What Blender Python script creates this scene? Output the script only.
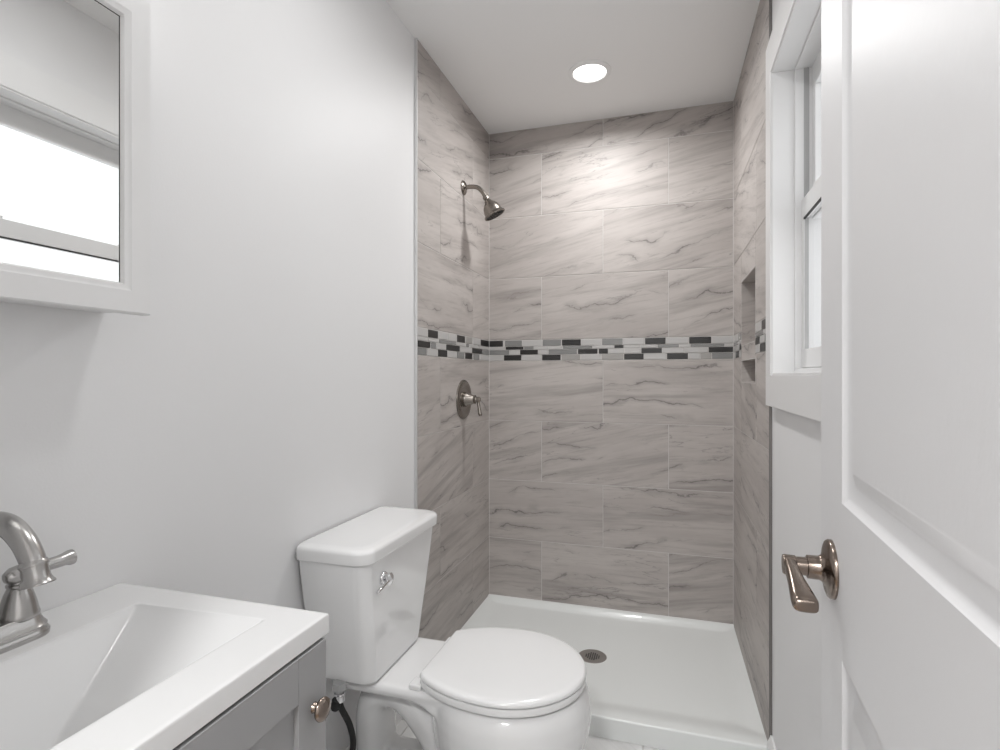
import bpy, bmesh, math, random
from mathutils import Vector, Matrix
random.seed(4)
PI = math.pi
for o in list(bpy.data.objects):
    bpy.data.objects.remove(o)
sc = bpy.context.scene
COL = sc.collection

# ---------------------------------------------------------------- camera
H = 1.175                       # eye height; most heights below are written as H + something
cd = bpy.data.cameras.new('camera')
cam = bpy.data.objects.new('camera', cd)
COL.objects.link(cam)
cam.location = (0, 0, H)
cam.rotation_euler = (PI/2, 0, math.radians(17.2))
cd.sensor_width = 36
cd.lens = 36 * 548 / 1000
cd.shift_y = 0.001               # horizon one pixel under the middle
cd.clip_start = 0.02
sc.camera = cam

# ---------------------------------------------------------------- daylight and exposure
w = bpy.data.worlds.new('overcast_daylight')
sc.world = w
w.use_nodes = True
bg = w.node_tree.nodes['Background']
bg.inputs[0].default_value = (0.97, 0.985, 1.0, 1)
bg.inputs[1].default_value = 1.35
sc.view_settings.view_transform = 'Standard'
sc.view_settings.look = 'None'
sc.view_settings.exposure = 0.06
sc.view_settings.gamma = 1.0
sc.view_settings.use_curve_mapping = False

def lamp(name, typ, loc, power, size=0.1, color=(1, 0.998, 0.992), rot=(0, 0, 0), size_y=None, spread=PI):
    l = bpy.data.lights.new(name, typ)
    l.energy = power
    l.color = color
    if typ == 'AREA':
        l.shape = 'DISK' if size_y is None else 'RECTANGLE'
        l.size = size
        if size_y:
            l.size_y = size_y
        l.spread = spread
    else:
        l.shadow_soft_size = size
    o = bpy.data.objects.new(name, l)
    COL.objects.link(o)
    o.location = loc
    o.rotation_euler = rot
    return o
CEIL = H + 1.23
SHOWER_LAMP = (-0.309, 2.225)
ROOM_LAMP = (-0.30, 1.02)
lamp('shower_downlight_glow', 'AREA', (*SHOWER_LAMP, CEIL - 0.012), 7.8, 0.13, spread=math.radians(165))
lamp('room_downlight_glow', 'AREA', (*ROOM_LAMP, CEIL - 0.012), 3.6, 0.15)
lamp('hall_fill_light', 'AREA', (-0.2, -0.95, CEIL - 0.06), 30.0, 0.30)  # added fill: unseen hall lamp that brightens the room through the doorway
for k in range(3):
    lamp('vanity_bulb_glow', 'POINT', (-0.775, 0.30 + 0.16*k, H + 0.80), 0.16, 0.045)

# ---------------------------------------------------------------- materials
def nt(name):
    m = bpy.data.materials.new(name)
    m.use_nodes = True
    return m, m.node_tree.nodes, m.node_tree.links, m.node_tree.nodes['Principled BSDF']
def simple(name, col, rough=0.5, metal=0.0, bump=0.0, bscale=60, coat=0.0, stretch=None, var=0.0):
    m, N, L, P = nt(name)
    P.inputs['Base Color'].default_value = (*col, 1)
    P.inputs['Roughness'].default_value = rough
    P.inputs['Metallic'].default_value = metal
    P.inputs['Coat Weight'].default_value = coat
    P.inputs['Coat Roughness'].default_value = 0.05
    if bump or var:
        tc = N.new('ShaderNodeTexCoord')
        mp = N.new('ShaderNodeMapping')
        mp.inputs['Scale'].default_value = stretch or (1, 1, 1)
        L.new(tc.outputs['Object'], mp.inputs[0])
        n = N.new('ShaderNodeTexNoise')
        n.inputs['Scale'].default_value = bscale
        n.inputs['Detail'].default_value = 3
        L.new(mp.outputs[0], n.inputs[0])
        if bump:
            b = N.new('ShaderNodeBump')
            b.inputs['Strength'].default_value = bump
            b.inputs['Distance'].default_value = 0.002
            L.new(n.outputs[0], b.inputs['Height'])
            L.new(b.outputs[0], P.inputs['Normal'])
        if var:
            r = N.new('ShaderNodeMapRange')
            r.inputs[3].default_value = max(0.02, rough - var)
            r.inputs[4].default_value = rough + var
            L.new(n.outputs[0], r.inputs[0])
            L.new(r.outputs[0], P.inputs['Roughness'])
    return m
M = {}
M['paint'] = simple('white_wall_paint', (0.83, 0.83, 0.835), 0.5, bump=0.08, bscale=220)
M['ceil'] = simple('white_ceiling_paint', (0.90, 0.90, 0.90), 0.8, bump=0.05, bscale=200)
M['trim'] = simple('white_trim_paint', (0.84, 0.84, 0.84), 0.3, bump=0.03, bscale=90)
M['door'] = simple('white_door_paint', (0.79, 0.79, 0.80), 0.45, bump=0.2, bscale=70, stretch=(1, 1, 0.6))
M['frame'] = simple('white_cabinet_lacquer', (0.82, 0.82, 0.82), 0.35)
M['porcelain'] = simple('white_porcelain', (0.86, 0.86, 0.86), 0.10, coat=0.6)
M['seatp'] = simple('white_seat_plastic', (0.87, 0.87, 0.87), 0.16, coat=0.3)
M['acrylic'] = simple('white_acrylic', (0.84, 0.86, 0.85), 0.3, coat=0.2)
M['cultured'] = simple('white_cultured_marble', (0.80, 0.80, 0.80), 0.16, coat=0.4)
M['grey'] = simple('grey_cabinet_paint', (0.34, 0.34, 0.345), 0.4, bump=0.03, bscale=120)
M['greydark'] = simple('dark_cabinet_inside', (0.12, 0.12, 0.12), 0.6)
M['nickel'] = simple('brushed_nickel', (0.46, 0.45, 0.44), 0.27, 1.0)
M['bronze_nickel'] = simple('antique_nickel', (0.36, 0.31, 0.28), 0.26, 1.0)
M['shower_nickel'] = simple('shower_nickel', (0.29, 0.265, 0.24), 0.27, 1.0)
M['lever_nickel'] = simple('door_lever_nickel', (0.25, 0.205, 0.175), 0.22, 1.0)
M['chrome'] = simple('polished_chrome', (0.82, 0.82, 0.83), 0.06, 1.0)
M['alu'] = simple('satin_aluminium', (0.75, 0.75, 0.75), 0.35, 1.0)
M['alu_dark'] = simple('grey_edge_metal', (0.26, 0.25, 0.245), 0.45, 1.0)
M['rubber'] = simple('black_braid', (0.012, 0.012, 0.012), 0.5, bump=0.5, bscale=500)
M['gasket'] = simple('black_gasket', (0.02, 0.02, 0.02), 0.6)
M['grout'] = simple('light_grout', (0.62, 0.60, 0.585), 0.8, bump=0.2, bscale=400)
M['mirror'] = simple('mirror_silver', (0.90, 0.905, 0.90), 0.012, 1.0)
M['vinyl'] = simple('white_vinyl', (0.80, 0.80, 0.80), 0.35)
M['vinyl_track'] = simple('grey_track', (0.42, 0.42, 0.42), 0.5)
M['drain'] = simple('drain_metal', (0.42, 0.40, 0.38), 0.5, 1.0)
M['wood'] = simple('hall_floor_wood', (0.42, 0.33, 0.25), 0.4, bump=0.1, bscale=30, stretch=(8, 1, 1))
M['m_dark'] = simple('black_glass_strip', (0.020, 0.019, 0.018), 0.3)
M['m_grey'] = simple('grey_glass_strip', (0.25, 0.25, 0.245), 0.22)
M['m_light'] = simple('pale_stone_strip', (0.52, 0.51, 0.50), 0.3)
M['m_vein'] = simple('veined_stone_strip', (0.36, 0.345, 0.33), 0.3)

def emis(name, col, s):
    m, N, L, P = nt(name)
    P.inputs['Base Color'].default_value = (0.9, 0.9, 0.9, 1)
    P.inputs['Emission Color'].default_value = (*col, 1)
    P.inputs['Emission Strength'].default_value = s
    return m
M['lens'] = emis('lit_lens', (1, 0.98, 0.95), 3.0)
M['bulb'] = emis('lit_frosted_glass', (1, 0.98, 0.95), 1.4)

def glass():
    m, N, L, P = nt('window_glass')
    N.remove(P)
    out = [n for n in N if n.type == 'OUTPUT_MATERIAL'][0]
    t = N.new('ShaderNodeBsdfTransparent')
    g = N.new('ShaderNodeBsdfGlossy')
    g.inputs['Roughness'].default_value = 0.02
    lw = N.new('ShaderNodeLayerWeight')
    pw = N.new('ShaderNodeMath'); pw.operation = 'POWER'; pw.inputs[1].default_value = 4
    f = N.new('ShaderNodeMath'); f.operation = 'MULTIPLY_ADD'; f.inputs[1].default_value = 0.35; f.inputs[2].default_value = 0.03
    L.new(lw.outputs['Facing'], pw.inputs[0])
    L.new(pw.outputs[0], f.inputs[0])
    mx = N.new('ShaderNodeMixShader')
    L.new(f.outputs[0], mx.inputs[0])
    L.new(t.outputs[0], mx.inputs[1])
    L.new(g.outputs[0], mx.inputs[2])
    L.new(mx.outputs[0], out.inputs[0])
    return m
M['glass'] = glass()

def stone(name, cA, cB, cV, cD, rough=0.5, slope=0.13, vein_w=0.012, dens=1.0):
    """veined porcelain tile: runs along x+y, rises along z; every tile (mesh island) gets its own offset"""
    m, N, L, P = nt(name)
    def node(t, **k):
        n = N.new(t)
        for a, b in k.items():
            setattr(n, a, b)
        return n
    def math_(op, a, b=None, clamp=False):
        n = node('ShaderNodeMath', operation=op, use_clamp=clamp)
        for i, v in enumerate((a, b)):
            if v is None:
                continue
            if isinstance(v, (int, float)):
                n.inputs[i].default_value = v
            else:
                L.new(v, n.inputs[i])
        return n.outputs[0]
    geo = node('ShaderNodeNewGeometry')
    tc = node('ShaderNodeTexCoord')
    sp = node('ShaderNodeSeparateXYZ')
    L.new(geo.outputs['Position'], sp.inputs[0])
    rnd = geo.outputs['Random Per Island']
    u = math_('ADD', sp.outputs[0], sp.outputs[1])
    tilt = math_('ADD', math_('MULTIPLY', math_('FRACT', math_('MULTIPLY', rnd, 13.7)), 0.26), slope - 0.13)
    v = math_('SUBTRACT', sp.outputs[2], math_('MULTIPLY', u, tilt))
    def vec(us, vs, off):
        c = node('ShaderNodeCombineXYZ')
        L.new(math_('MULTIPLY', u, us), c.inputs[0])
        L.new(math_('MULTIPLY', v, vs), c.inputs[1])
        L.new(math_('MULTIPLY_ADD', rnd, off), c.inputs[2])
        return c.outputs[0]
    def noise(vc, scale, detail, r=0.55, dist=0.0):
        n = node('ShaderNodeTexNoise')
        n.inputs['Scale'].default_value = scale
        n.inputs['Detail'].default_value = detail
        n.inputs['Roughness'].default_value = r
        n.inputs['Distortion'].default_value = dist
        L.new(vc, n.inputs['Vector'])
        return n.outputs['Fac']
    def rng(x, a, b, c=0.0, d=1.0):
        n = node('ShaderNodeMapRange')
        n.interpolation_type = 'SMOOTHSTEP'
        for i, q in enumerate((a, b, c, d)):
            if isinstance(q, (int, float)):
                n.inputs[i+1].default_value = q
            else:
                L.new(q, n.inputs[i+1])
        L.new(x, n.inputs[0])
        return n.outputs[0]
    def mix(f, a, b):
        n = node('ShaderNodeMix', data_type='RGBA')
        L.new(f, n.inputs[0])
        for i, q in ((6, a), (7, b)):
            if isinstance(q, tuple):
                n.inputs[i].default_value = (*q, 1)
            else:
                L.new(q, n.inputs[i])
        return n.outputs[2]
    cloud = noise(vec(0.7, 3.6, 37), 2.6, 4, 0.6)
    base = mix(rng(cloud, 0.35, 0.66), cA, cB)
    # soft smoky streaks
    st = noise(vec(0.55, 7.0, 61), 2.4, 5, 0.6, 0.3)
    base = mix(math_('MULTIPLY', rng(st, 0.47, 0.72), 0.72), base, cV)
    # fine grain lines
    fg = noise(vec(0.7, 9.0, 91), 8.0, 5, 0.7, 0.2)
    base = mix(math_('MULTIPLY', rng(fg, 0.50, 0.74), 0.5), base, cV)
    # thin wandering dark veins: the level lines of a stretched noise
    wob = noise(vec(0.75, 1.1, 53), 3.0, 7, 0.56, 0.05)
    ph = math_('ADD', math_('MULTIPLY', v, 11.5), math_('MULTIPLY', wob, 3.4))
    ph = math_('FRACT', math_('ADD', ph, math_('MULTIPLY', rnd, 9.7)))
    d = math_('ABSOLUTE', math_('SUBTRACT', ph, 0.5))
    thick = noise(vec(1.5, 3.0, 23), 3.0, 3)
    line = rng(d, 0.0, math_('MULTIPLY', thick, 0.095), 1.0, 0.0)
    halo = rng(d, 0.0, 0.30, 1.0, 0.0)
    mask = rng(noise(vec(1.1, 2.4, 77), 2.6, 3), 0.46, 0.64)
    base = mix(math_('MULTIPLY', math_('MULTIPLY', halo, mask), 0.55*dens), base, cV)
    base = mix(math_('MULTIPLY', math_('MULTIPLY', line, mask), 0.80*dens), base, cD)
    vn2 = noise(vec(0.6, 4.2, 29), 2.9, 6, 0.55, 0.15)
    d2 = math_('ABSOLUTE', math_('SUBTRACT', vn2, 0.47))
    line2 = rng(d2, 0.0, vein_w*0.7, 1.0, 0.0)
    mask2 = rng(noise(vec(1.0, 2.0, 17), 3.0, 2), 0.46, 0.66)
    base = mix(math_('MULTIPLY', math_('MULTIPLY', line2, mask2), 0.5*dens), base, cD)
    L.new(base, P.inputs['Base Color'])
    P.inputs['Roughness'].default_value = rough
    return m
M['tile'] = stone('grey_veined_tile', (0.535, 0.497, 0.473), (0.46, 0.423, 0.402), (0.29, 0.263, 0.25), (0.13, 0.12, 0.118))
M['floor'] = stone('white_marble_floor', (0.80, 0.80, 0.79), (0.74, 0.735, 0.73), (0.58, 0.575, 0.57), (0.40, 0.40, 0.40), 0.25, slope=-0.5)

# ---------------------------------------------------------------- mesh helpers
ORG = {}
def obj(name, bm, mat, parent=None, smooth=40, origin=None):
    bmesh.ops.recalc_face_normals(bm, faces=bm.faces)
    if parent is not None:
        org = ORG[parent.name]
    elif origin is not None:
        org = Vector(origin)
    else:
        lo = Vector([min(v.co[i] for v in bm.verts) for i in range(3)])
        hi = Vector([max(v.co[i] for v in bm.verts) for i in range(3)])
        org = Vector(((lo.x+hi.x)/2, (lo.y+hi.y)/2, lo.z))
    bmesh.ops.translate(bm, verts=bm.verts, vec=-org)
    me = bpy.data.meshes.new(name)
    bm.to_mesh(me)
    bm.free()
    for m in (mat if isinstance(mat, (list, tuple)) else [mat]):
        me.materials.append(m)
    if smooth:
        me.shade_smooth()
        me.set_sharp_from_angle(angle=math.radians(smooth))
    o = bpy.data.objects.new(name, me)
    if smooth:
        wn = o.modifiers.new('weighted_normals', 'WEIGHTED_NORMAL')
        wn.keep_sharp = True
    COL.objects.link(o)
    if parent is not None:
        o.parent = parent
    else:
        o.location = org
    ORG[o.name] = org
    return o
def tag(o, label, cat, group=None):
    o['label'] = label
    o['category'] = cat
    if group:
        o['group'] = group
    return o
def struct(name, bm, mat, smooth=40):
    o = obj(name, bm, mat, smooth=smooth)
    o['kind'] = 'structure'
    return o
def thing(name, label, cat, loc, group=None):
    o = bpy.data.objects.new(name, None)
    COL.objects.link(o)
    o.empty_display_size = 0.05
    o.location = loc
    ORG[o.name] = Vector(loc)
    return tag(o, label, cat, group)
def new():
    return bmesh.new()
def box(bm, lo, hi, bev=0.0, seg=2, mat=0):
    t = bmesh.new()
    bmesh.ops.create_cube(t, size=1)
    for v in t.verts:
        v.co = Vector([lo[i] + (v.co[i] + 0.5) * (hi[i] - lo[i]) for i in range(3)])
    if bev:
        bmesh.ops.bevel(t, geom=t.edges[:], offset=bev, segments=seg, profile=0.5, affect='EDGES')
    for f in t.faces:
        f.material_index = mat
    merge(bm, t)
    return bm
def merge(bm, t):
    me = bpy.data.meshes.new('scratch')
    t.to_mesh(me)
    t.free()
    bm.from_mesh(me)
    bpy.data.meshes.remove(me)
def loft(bm, rings, cap=True, mat=0):
    vs = [[bm.verts.new(p) for p in r] for r in rings]
    n = len(vs[0])
    for a, b in zip(vs, vs[1:]):
        for i in range(n):
            f = bm.faces.new((a[i], a[(i+1) % n], b[(i+1) % n], b[i]))
            f.material_index = mat
    if cap:
        for r in (vs[0][::-1], vs[-1]):
            f = bm.faces.new(r)
            f.material_index = mat
    return vs
def frame_of(axis):
    a = Vector(axis).normalized()
    up = Vector((0, 0, 1)) if abs(a.z) < 0.9 else Vector((0, 1, 0))
    s = a.cross(up).normalized()
    return a, s, s.cross(a).normalized()
def lathe(bm, base, axis, prof, n=40, mat=0, cap=True):
    """prof = [(distance along axis, radius)]"""
    a, s, t = frame_of(axis)
    base = Vector(base)
    rings = []
    for h, r in prof:
        r = max(r, 1e-4)
        rings.append([base + a*h + s*(r*math.cos(2*PI*k/n)) + t*(r*math.sin(2*PI*k/n)) for k in range(n)])
    loft(bm, rings, cap, mat)
    return bm
def smooth_path(pts, n=8):
    out = []
    P = [Vector(p) for p in pts]
    P = [P[0]*2 - P[1]] + P + [P[-1]*2 - P[-2]]
    for i in range(1, len(P)-2):
        for k in range(n):
            t = k / n
            a, b, c, d = P[i-1], P[i], P[i+1], P[i+2]
            out.append(0.5*((2*b) + (c-a)*t + (2*a-5*b+4*c-d)*t*t + (3*b-a-3*c+d)*t**3))
    out.append(P[-2])
    return out
def tube(bm, pts, rad, n=20, mat=0, squash=None):
    """rad: number or list; squash = (side factor, up factor)"""
    pts = [Vector(p) for p in pts]
    rings = []
    prev = None
    m = len(pts)
    for i, p in enumerate(pts):
        d = (pts[min(i+1, m-1)] - pts[max(i-1, 0)]).normalized()
        if prev is None:
            _, s, t = frame_of(d)
        else:
            s = (prev - d*prev.dot(d)).normalized()
            t = s.cross(d).normalized()
        prev = s
        r = rad if isinstance(rad, (int, float)) else rad[0] + (rad[-1]-rad[0])*i/(m-1) if len(rad) == 2 else rad[i]
        a, b = (1, 1) if squash is None else squash
        rings.append([p + s*(a*r*math.cos(2*PI*k/n)) + t*(b*r*math.sin(2*PI*k/n)) for k in range(n)])
    loft(bm, rings, True, mat)
    return bm
def rrect(cx, cy, hx, hy, r, z, n=8):
    """rounded rectangle ring in the xy plane"""
    r = min(r, hx*0.999, hy*0.999)
    out = []
    for sx, sy, a0 in ((1, 1, 0), (-1, 1, PI/2), (-1, -1, PI), (1, -1, 3*PI/2)):
        for k in range(n+1):
            a = a0 + PI/2*k/n
            out.append(Vector((cx + sx*(hx-r) + r*math.cos(a), cy + sy*(hy-r) + r*math.sin(a), z)))
    return out
def subtract(rect, hole):
    a0, b0, a1, b1 = rect
    h0, g0, h1, g1 = hole
    if h0 >= a1 or h1 <= a0 or g0 >= b1 or g1 <= b0:
        return [rect]
    out = []
    if h0 > a0: out.append((a0, b0, h0, b1))
    if h1 < a1: out.append((h1, b0, a1, b1))
    c0, c1 = max(a0, h0), min(a1, h1)
    if g0 > b0: out.append((c0, b0, c1, g0))
    if g1 < b1: out.append((c0, g1, c1, b1))
    return out
def pieces(rects, hole):
    out = []
    for r in rects:
        out += subtract(r, hole)
    return out

# ---------------------------------------------------------------- room dimensions
XL, XR = -0.888, 0.292           # painted wall faces
XLT, XRT = -0.878, 0.277         # tile faces
YB, YBT = 2.658, 2.648           # back wall, tile face
YSL = 1.815                      # the left tiling starts a little further back
YS = 1.800                       # where the shower (tile and pan) starts
YF = 0.200                       # inner face of the front wall
PAN = H - 1.109                  # top of the shower pan rim
WO = (0.98, H + 0.002, 1.700, H + 0.856)          # window opening (y0, z0, y1, z1)
NI = (2.054, H - 0.024, 2.400, H + 0.379)         # niche (y0, z0, y1, z1)

# floor with its tiles, ceiling, walls
bm = new()
box(bm, (XL-0.15, YF-0.12, -0.12), (XR+0.15, YB+0.15, -0.004))
struct('floor', bm, M['grout'], smooth=0)
floor = bpy.data.objects['floor']
bm = new()
for i in range(-1, 5):
    for j in range(-1, 10):
        w_, h_ = 0.3048, 0.3048
        x0 = XL + 0.05 + i*w_ + (0.15 if j % 2 else 0); y0 = YF - 0.03 + j*h_
        x1, y1 = x0 + w_ - 0.003, y0 + h_ - 0.003
        x0, y0, x1, y1 = max(x0, XL), max(y0, YF-0.12), min(x1, XR), min(y1, YB)
        if x1 - x0 > 0.01 and y1 - y0 > 0.01:
            box(bm, (x0, y0, -0.008), (x1, y1, 0.0), 0.0008, 1)
obj('floor_tile', bm, M['floor'], floor, smooth=0)
bm = new()
box(bm, (XL-0.15, YF-0.12, CEIL), (XR+0.15, YB+0.15, CEIL+0.12))
struct('ceiling', bm, M['ceil'], smooth=0)
bm = new()
box(bm, (XL-0.12, YF-0.12, -0.12), (XL, YB+0.15, CEIL))
struct('wall_left', bm, M['paint'], smooth=0)
wall_left = bpy.data.objects['wall_left']
bm = new()
box(bm, (XL, YB, -0.12), (XR, YB+0.15, CEIL))
struct('wall_back', bm, M['paint'], smooth=0)
wall_back = bpy.data.objects['wall_back']
bm = new()
rs = pieces([(YF-0.12, -0.12, YB+0.15, CEIL)], WO)
rs = pieces(rs, NI)
for a0, b0, a1, b1 in rs:
    box(bm, (XR, a0, b0), (XR+0.13, a1, b1))
struct('wall_right', bm, M['paint'], smooth=0)
wall_right = bpy.data.objects['wall_right']
DX0, DX1, DTOP = -0.535, 0.183, 2.045               # doorway
bm = new()
for a0, b0, a1, b1 in pieces([(XL, -0.12, XR, CEIL)], (DX0-0.02, -0.2, DX1+0.02, DTOP+0.02)):
    box(bm, (a0, YF-0.12, b0), (a1, YF, b1))
struct('wall_front', bm, M['paint'], smooth=0)

# tile fields -----------------------------------------------------------------
g = 0.0016
def rows_of():
    low = [H+0.076, H-0.224, H-0.522, H-0.818, PAN-0.035]
    up = [H+0.180, H+0.490, H+0.795, H+1.100, CEIL]
    r = [(low[i+1], low[i], i % 2) for i in range(4)]
    r += [(up[i], up[i+1], (i+1) % 2) for i in range(4)]
    return r                                        # (z0, z1, kind) kind 0 / 1 = joint pattern
def field(lo, hi, cuts, hole=None):
    out = []
    for z0, z1, k in rows_of():
        c = [lo] + [q for q in cuts[k] if lo < q < hi] + [hi]
        out += [(a, z0, b, z1) for a, b in zip(c, c[1:])]
    return pieces(out, hole) if hole else out
def tiles(name, rects, put, parent, extra=()):
    bm = new()
    for a0, b0, a1, b1 in rects:
        if a1-a0 < 0.006 or b1-b0 < 0.006:
            continue
        lo, hi = put(a0+g, b0+g, 0.0045), put(a1-g, b1-g, 0.0)
        L = [min(lo[i], hi[i]) for i in range(3)]; R = [max(lo[i], hi[i]) for i in range(3)]
        box(bm, L, R, 0.0009, 1)
    return obj(name, bm, M['tile'], parent, smooth=0)
putB = lambda u, v, d: (u, YBT + d, v)
putL = lambda u, v, d: (XLT - d, u, v)
putR = lambda u, v, d: (XRT + d, u, v)
def lean(o):
    """the right-hand tiling was set a little out of square: it leans off towards the front"""
    org = o.location.copy()
    if o.parent is not None:
        org = o.parent.location.copy()
    for v in o.data.vertices:
        y = v.co.y + org.y
        v.co.x += (YBT - y)*0.0135 - 0.004
    return o
CM = -0.3045
bm = new(); box(bm, (XL+0.001, YBT+0.0015, PAN-0.04), (XR-0.001, YB, CEIL)); obj('grout', bm, M['grout'], wall_back, smooth=0)
tiles('wall_tile', field(XLT, XRT, ([CM], [CM-0.3, CM+0.3])), putB, wall_back)
bm = new(); box(bm, (XL, YSL+0.003, PAN-0.04), (XLT-0.0015, YB, CEIL)); obj('grout', bm, M['grout'], wall_left, smooth=0)
tiles('wall_tile', field(YSL+0.003, YBT, ([2.03], [2.41])), putL, wall_left)
bm = new()
for a0, b0, a1, b1 in pieces([(YS+0.003, PAN-0.04, YB, CEIL)], NI):
    box(bm, (XRT+0.0015, a0, b0), (XRT+0.008, a1, b1))
lean(obj('grout', bm, M['grout'], wall_right, smooth=0))
hb = (NI[0]-0.0005, NI[1], NI[2], NI[3])
lean(tiles('wall_tile', field(YS+0.003, YBT, ([2.03], [2.41]), hb), putR, wall_right))

# mosaic band ------------------------------------------------------------------
BACK = [
  [('d',-0.878,-0.804), ('g',-0.793,-0.705), ('l',-0.703,-0.604), ('g',-0.600,-0.507), ('d',-0.503,-0.410), ('l',-0.407,-0.314), ('g',-0.309,-0.213), ('l',-0.211,-0.113), ('d',-0.110,-0.018), ('l',-0.016,0.082), ('d',0.085,0.180), ('l',0.183,0.276)],
  [('l',-0.878,-0.792), ('d',-0.790,-0.697), ('g',-0.694,-0.645), ('l',-0.643,-0.572), ('l',-0.570,-0.501), ('g',-0.498,-0.355), ('l',-0.352,-0.253), ('d',-0.251,-0.208), ('l',-0.206,-0.133), ('l',-0.130,-0.057), ('g',-0.053,0.041), ('l',0.045,0.089), ('g',0.091,0.235), ('l',0.237,0.276)],
  [('g',-0.878,-0.772), ('l',-0.770,-0.718), ('d',-0.715,-0.623), ('l',-0.621,-0.572), ('g',-0.570,-0.429), ('d',-0.424,-0.330), ('d',-0.325,-0.281), ('l',-0.279,-0.206), ('l',-0.203,-0.130), ('d',-0.127,-0.034), ('l',-0.032,0.063), ('l',0.065,0.164), ('d',0.168,0.275)],
  [('l',-0.878,-0.801), ('d',-0.799,-0.708), ('l',-0.705,-0.604), ('d',-0.602,-0.509), ('v',-0.504,-0.414), ('l',-0.411,-0.314), ('v',-0.311,-0.209), ('d',-0.206,-0.116), ('l',-0.115,-0.014), ('d',-0.012,0.080), ('l',0.082,0.132), ('v',0.134,0.180), ('g',0.183,0.276)],
]
LEFT = [
  [('l',1.820,1.910), ('d',1.914,2.004), ('l',2.014,2.103), ('l',2.109,2.208), ('d',2.212,2.305), ('v',2.317,2.401), ('l',2.410,2.514), ('d',2.523,2.646)],
  [('l',1.820,1.910), ('l',1.916,2.014), ('g',2.018,2.196), ('l',2.201,2.317), ('g',2.323,2.356), ('l',2.364,2.480), ('l',2.485,2.646)],
  [('d',1.820,1.932), ('g',1.941,1.985), ('l',1.989,2.086), ('d',2.092,2.239), ('l',2.243,2.396), ('d',2.401,2.538), ('g',2.544,2.646)],
  [('g',1.820,1.898), ('l',1.905,2.004), ('d',2.008,2.099), ('l',2.107,2.208), ('g',2.212,2.297), ('d',2.310,2.401), ('g',2.415,2.500), ('l',2.509,2.646)],
]
RIGHT = [
  [('l',1.805,1.835), ('d',1.84,1.93), ('l',1.935,2.052), ('g',2.403,2.48), ('l',2.485,2.56), ('l',2.565,2.646)],
  [('l',1.805,1.90), ('g',1.905,2.052), ('l',2.403,2.50), ('g',2.505,2.646)],
  [('g',1.805,1.87), ('l',1.875,1.965), ('d',1.97,2.052), ('d',2.403,2.45), ('l',2.455,2.53), ('l',2.535,2.646)],
  [('l',1.805,1.86), ('d',1.865,1.96), ('l',1.965,2.052), ('l',2.403,2.47), ('d',2.475,2.57), ('l',2.575,2.646)],
]
ZR = [(H+0.1485, H+0.1775), (H+0.1325, H+0.1460), (H+0.1070, H+0.1300), (H+0.0780, H+0.1045)]
def mosaic(rows, put, parent):
    bm = new()
    idx = {'d': 0, 'g': 1, 'l': 2, 'v': 3}
    for (z0, z1), r in zip(ZR, rows):
        for c, a, b in r:
            lo, hi = put(a+0.0006, z0, 0.004), put(b-0.0006, z1, -0.0008)
            box(bm, [min(lo[i], hi[i]) for i in range(3)], [max(lo[i], hi[i]) for i in range(3)], 0.0006, 1, idx[c])
    return obj('mosaic_band', bm, [M['m_dark'], M['m_grey'], M['m_light'], M['m_vein']], parent, smooth=0)
mosaic(BACK, putB, wall_back)
mosaic(LEFT, putL, wall_left)
lean(mosaic(RIGHT, putR, wall_right))

bm = new()
box(bm, (XLT-0.001, YBT-0.0022, PAN), (XLT+0.0022, YBT+0.001, CEIL), 0.0008, 1)
obj('caulk_bead', bm, M['grout'], wall_back, smooth=0)
bm = new()
box(bm, (XRT-0.0062, YBT-0.0022, PAN), (XRT-0.0030, YBT+0.001, CEIL), 0.0008, 1)
obj('caulk_bead', bm, M['grout'], wall_back, smooth=0)

# the recessed niche with its shelf
ND = 0.092
bm = new()
y0, z0, y1, z1 = NI
e = 0.004
box(bm, (XRT+ND, y0, z0), (XRT+ND+0.01, y1, z1))                    # back
box(bm, (XRT, y1-e, z0), (XRT+ND, y1+0.001, z1))                    # far side
box(bm, (XRT, y0-0.001, z0), (XRT+ND, y0+e, z1))                    # near side
box(bm, (XRT, y0+e, z1-e), (XRT+ND, y1-e, z1+0.001))                # top
box(bm, (XRT, y0+e, z0-0.001), (XRT+ND, y1-e, z0+e))                # bottom
box(bm, (XRT, y0+e, H+0.060), (XRT+ND, y1-e, H+0.122), 0.001, 1)    # shelf between the two openings
lean(obj('niche', bm, M['tile'], wall_right, smooth=0))
bm = new()
for za, zb in ((z0, H+0.060), (H+0.122, z1)):
    t = 0.0022
    for lo, hi in (((y0-t, za-t), (y1+t, za)), ((y0-t, zb), (y1+t, zb+t)), ((y0-t, za), (y0, zb)), ((y1, za), (y1+t, zb))):
        box(bm, (XRT-0.0006, lo[0], lo[1]), (XRT+0.002, hi[0], hi[1]))
lean(obj('niche_edge', bm, M['grout'], wall_right, smooth=0))

# metal edge trims where the tile meets the painted walls
bm = new()
box(bm, (XL, YSL-0.001, PAN+0.002), (XLT+0.0012, YSL+0.0035, CEIL), 0.0008, 1)
struct('trim_1', bm, M['alu'])
bm = new()
box(bm, (XRT+0.0065, YS-0.001, PAN+0.002), (XR, YS+0.0035, CEIL), 0.0008, 1)
struct('trim_2', bm, M['alu_dark'])

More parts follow.
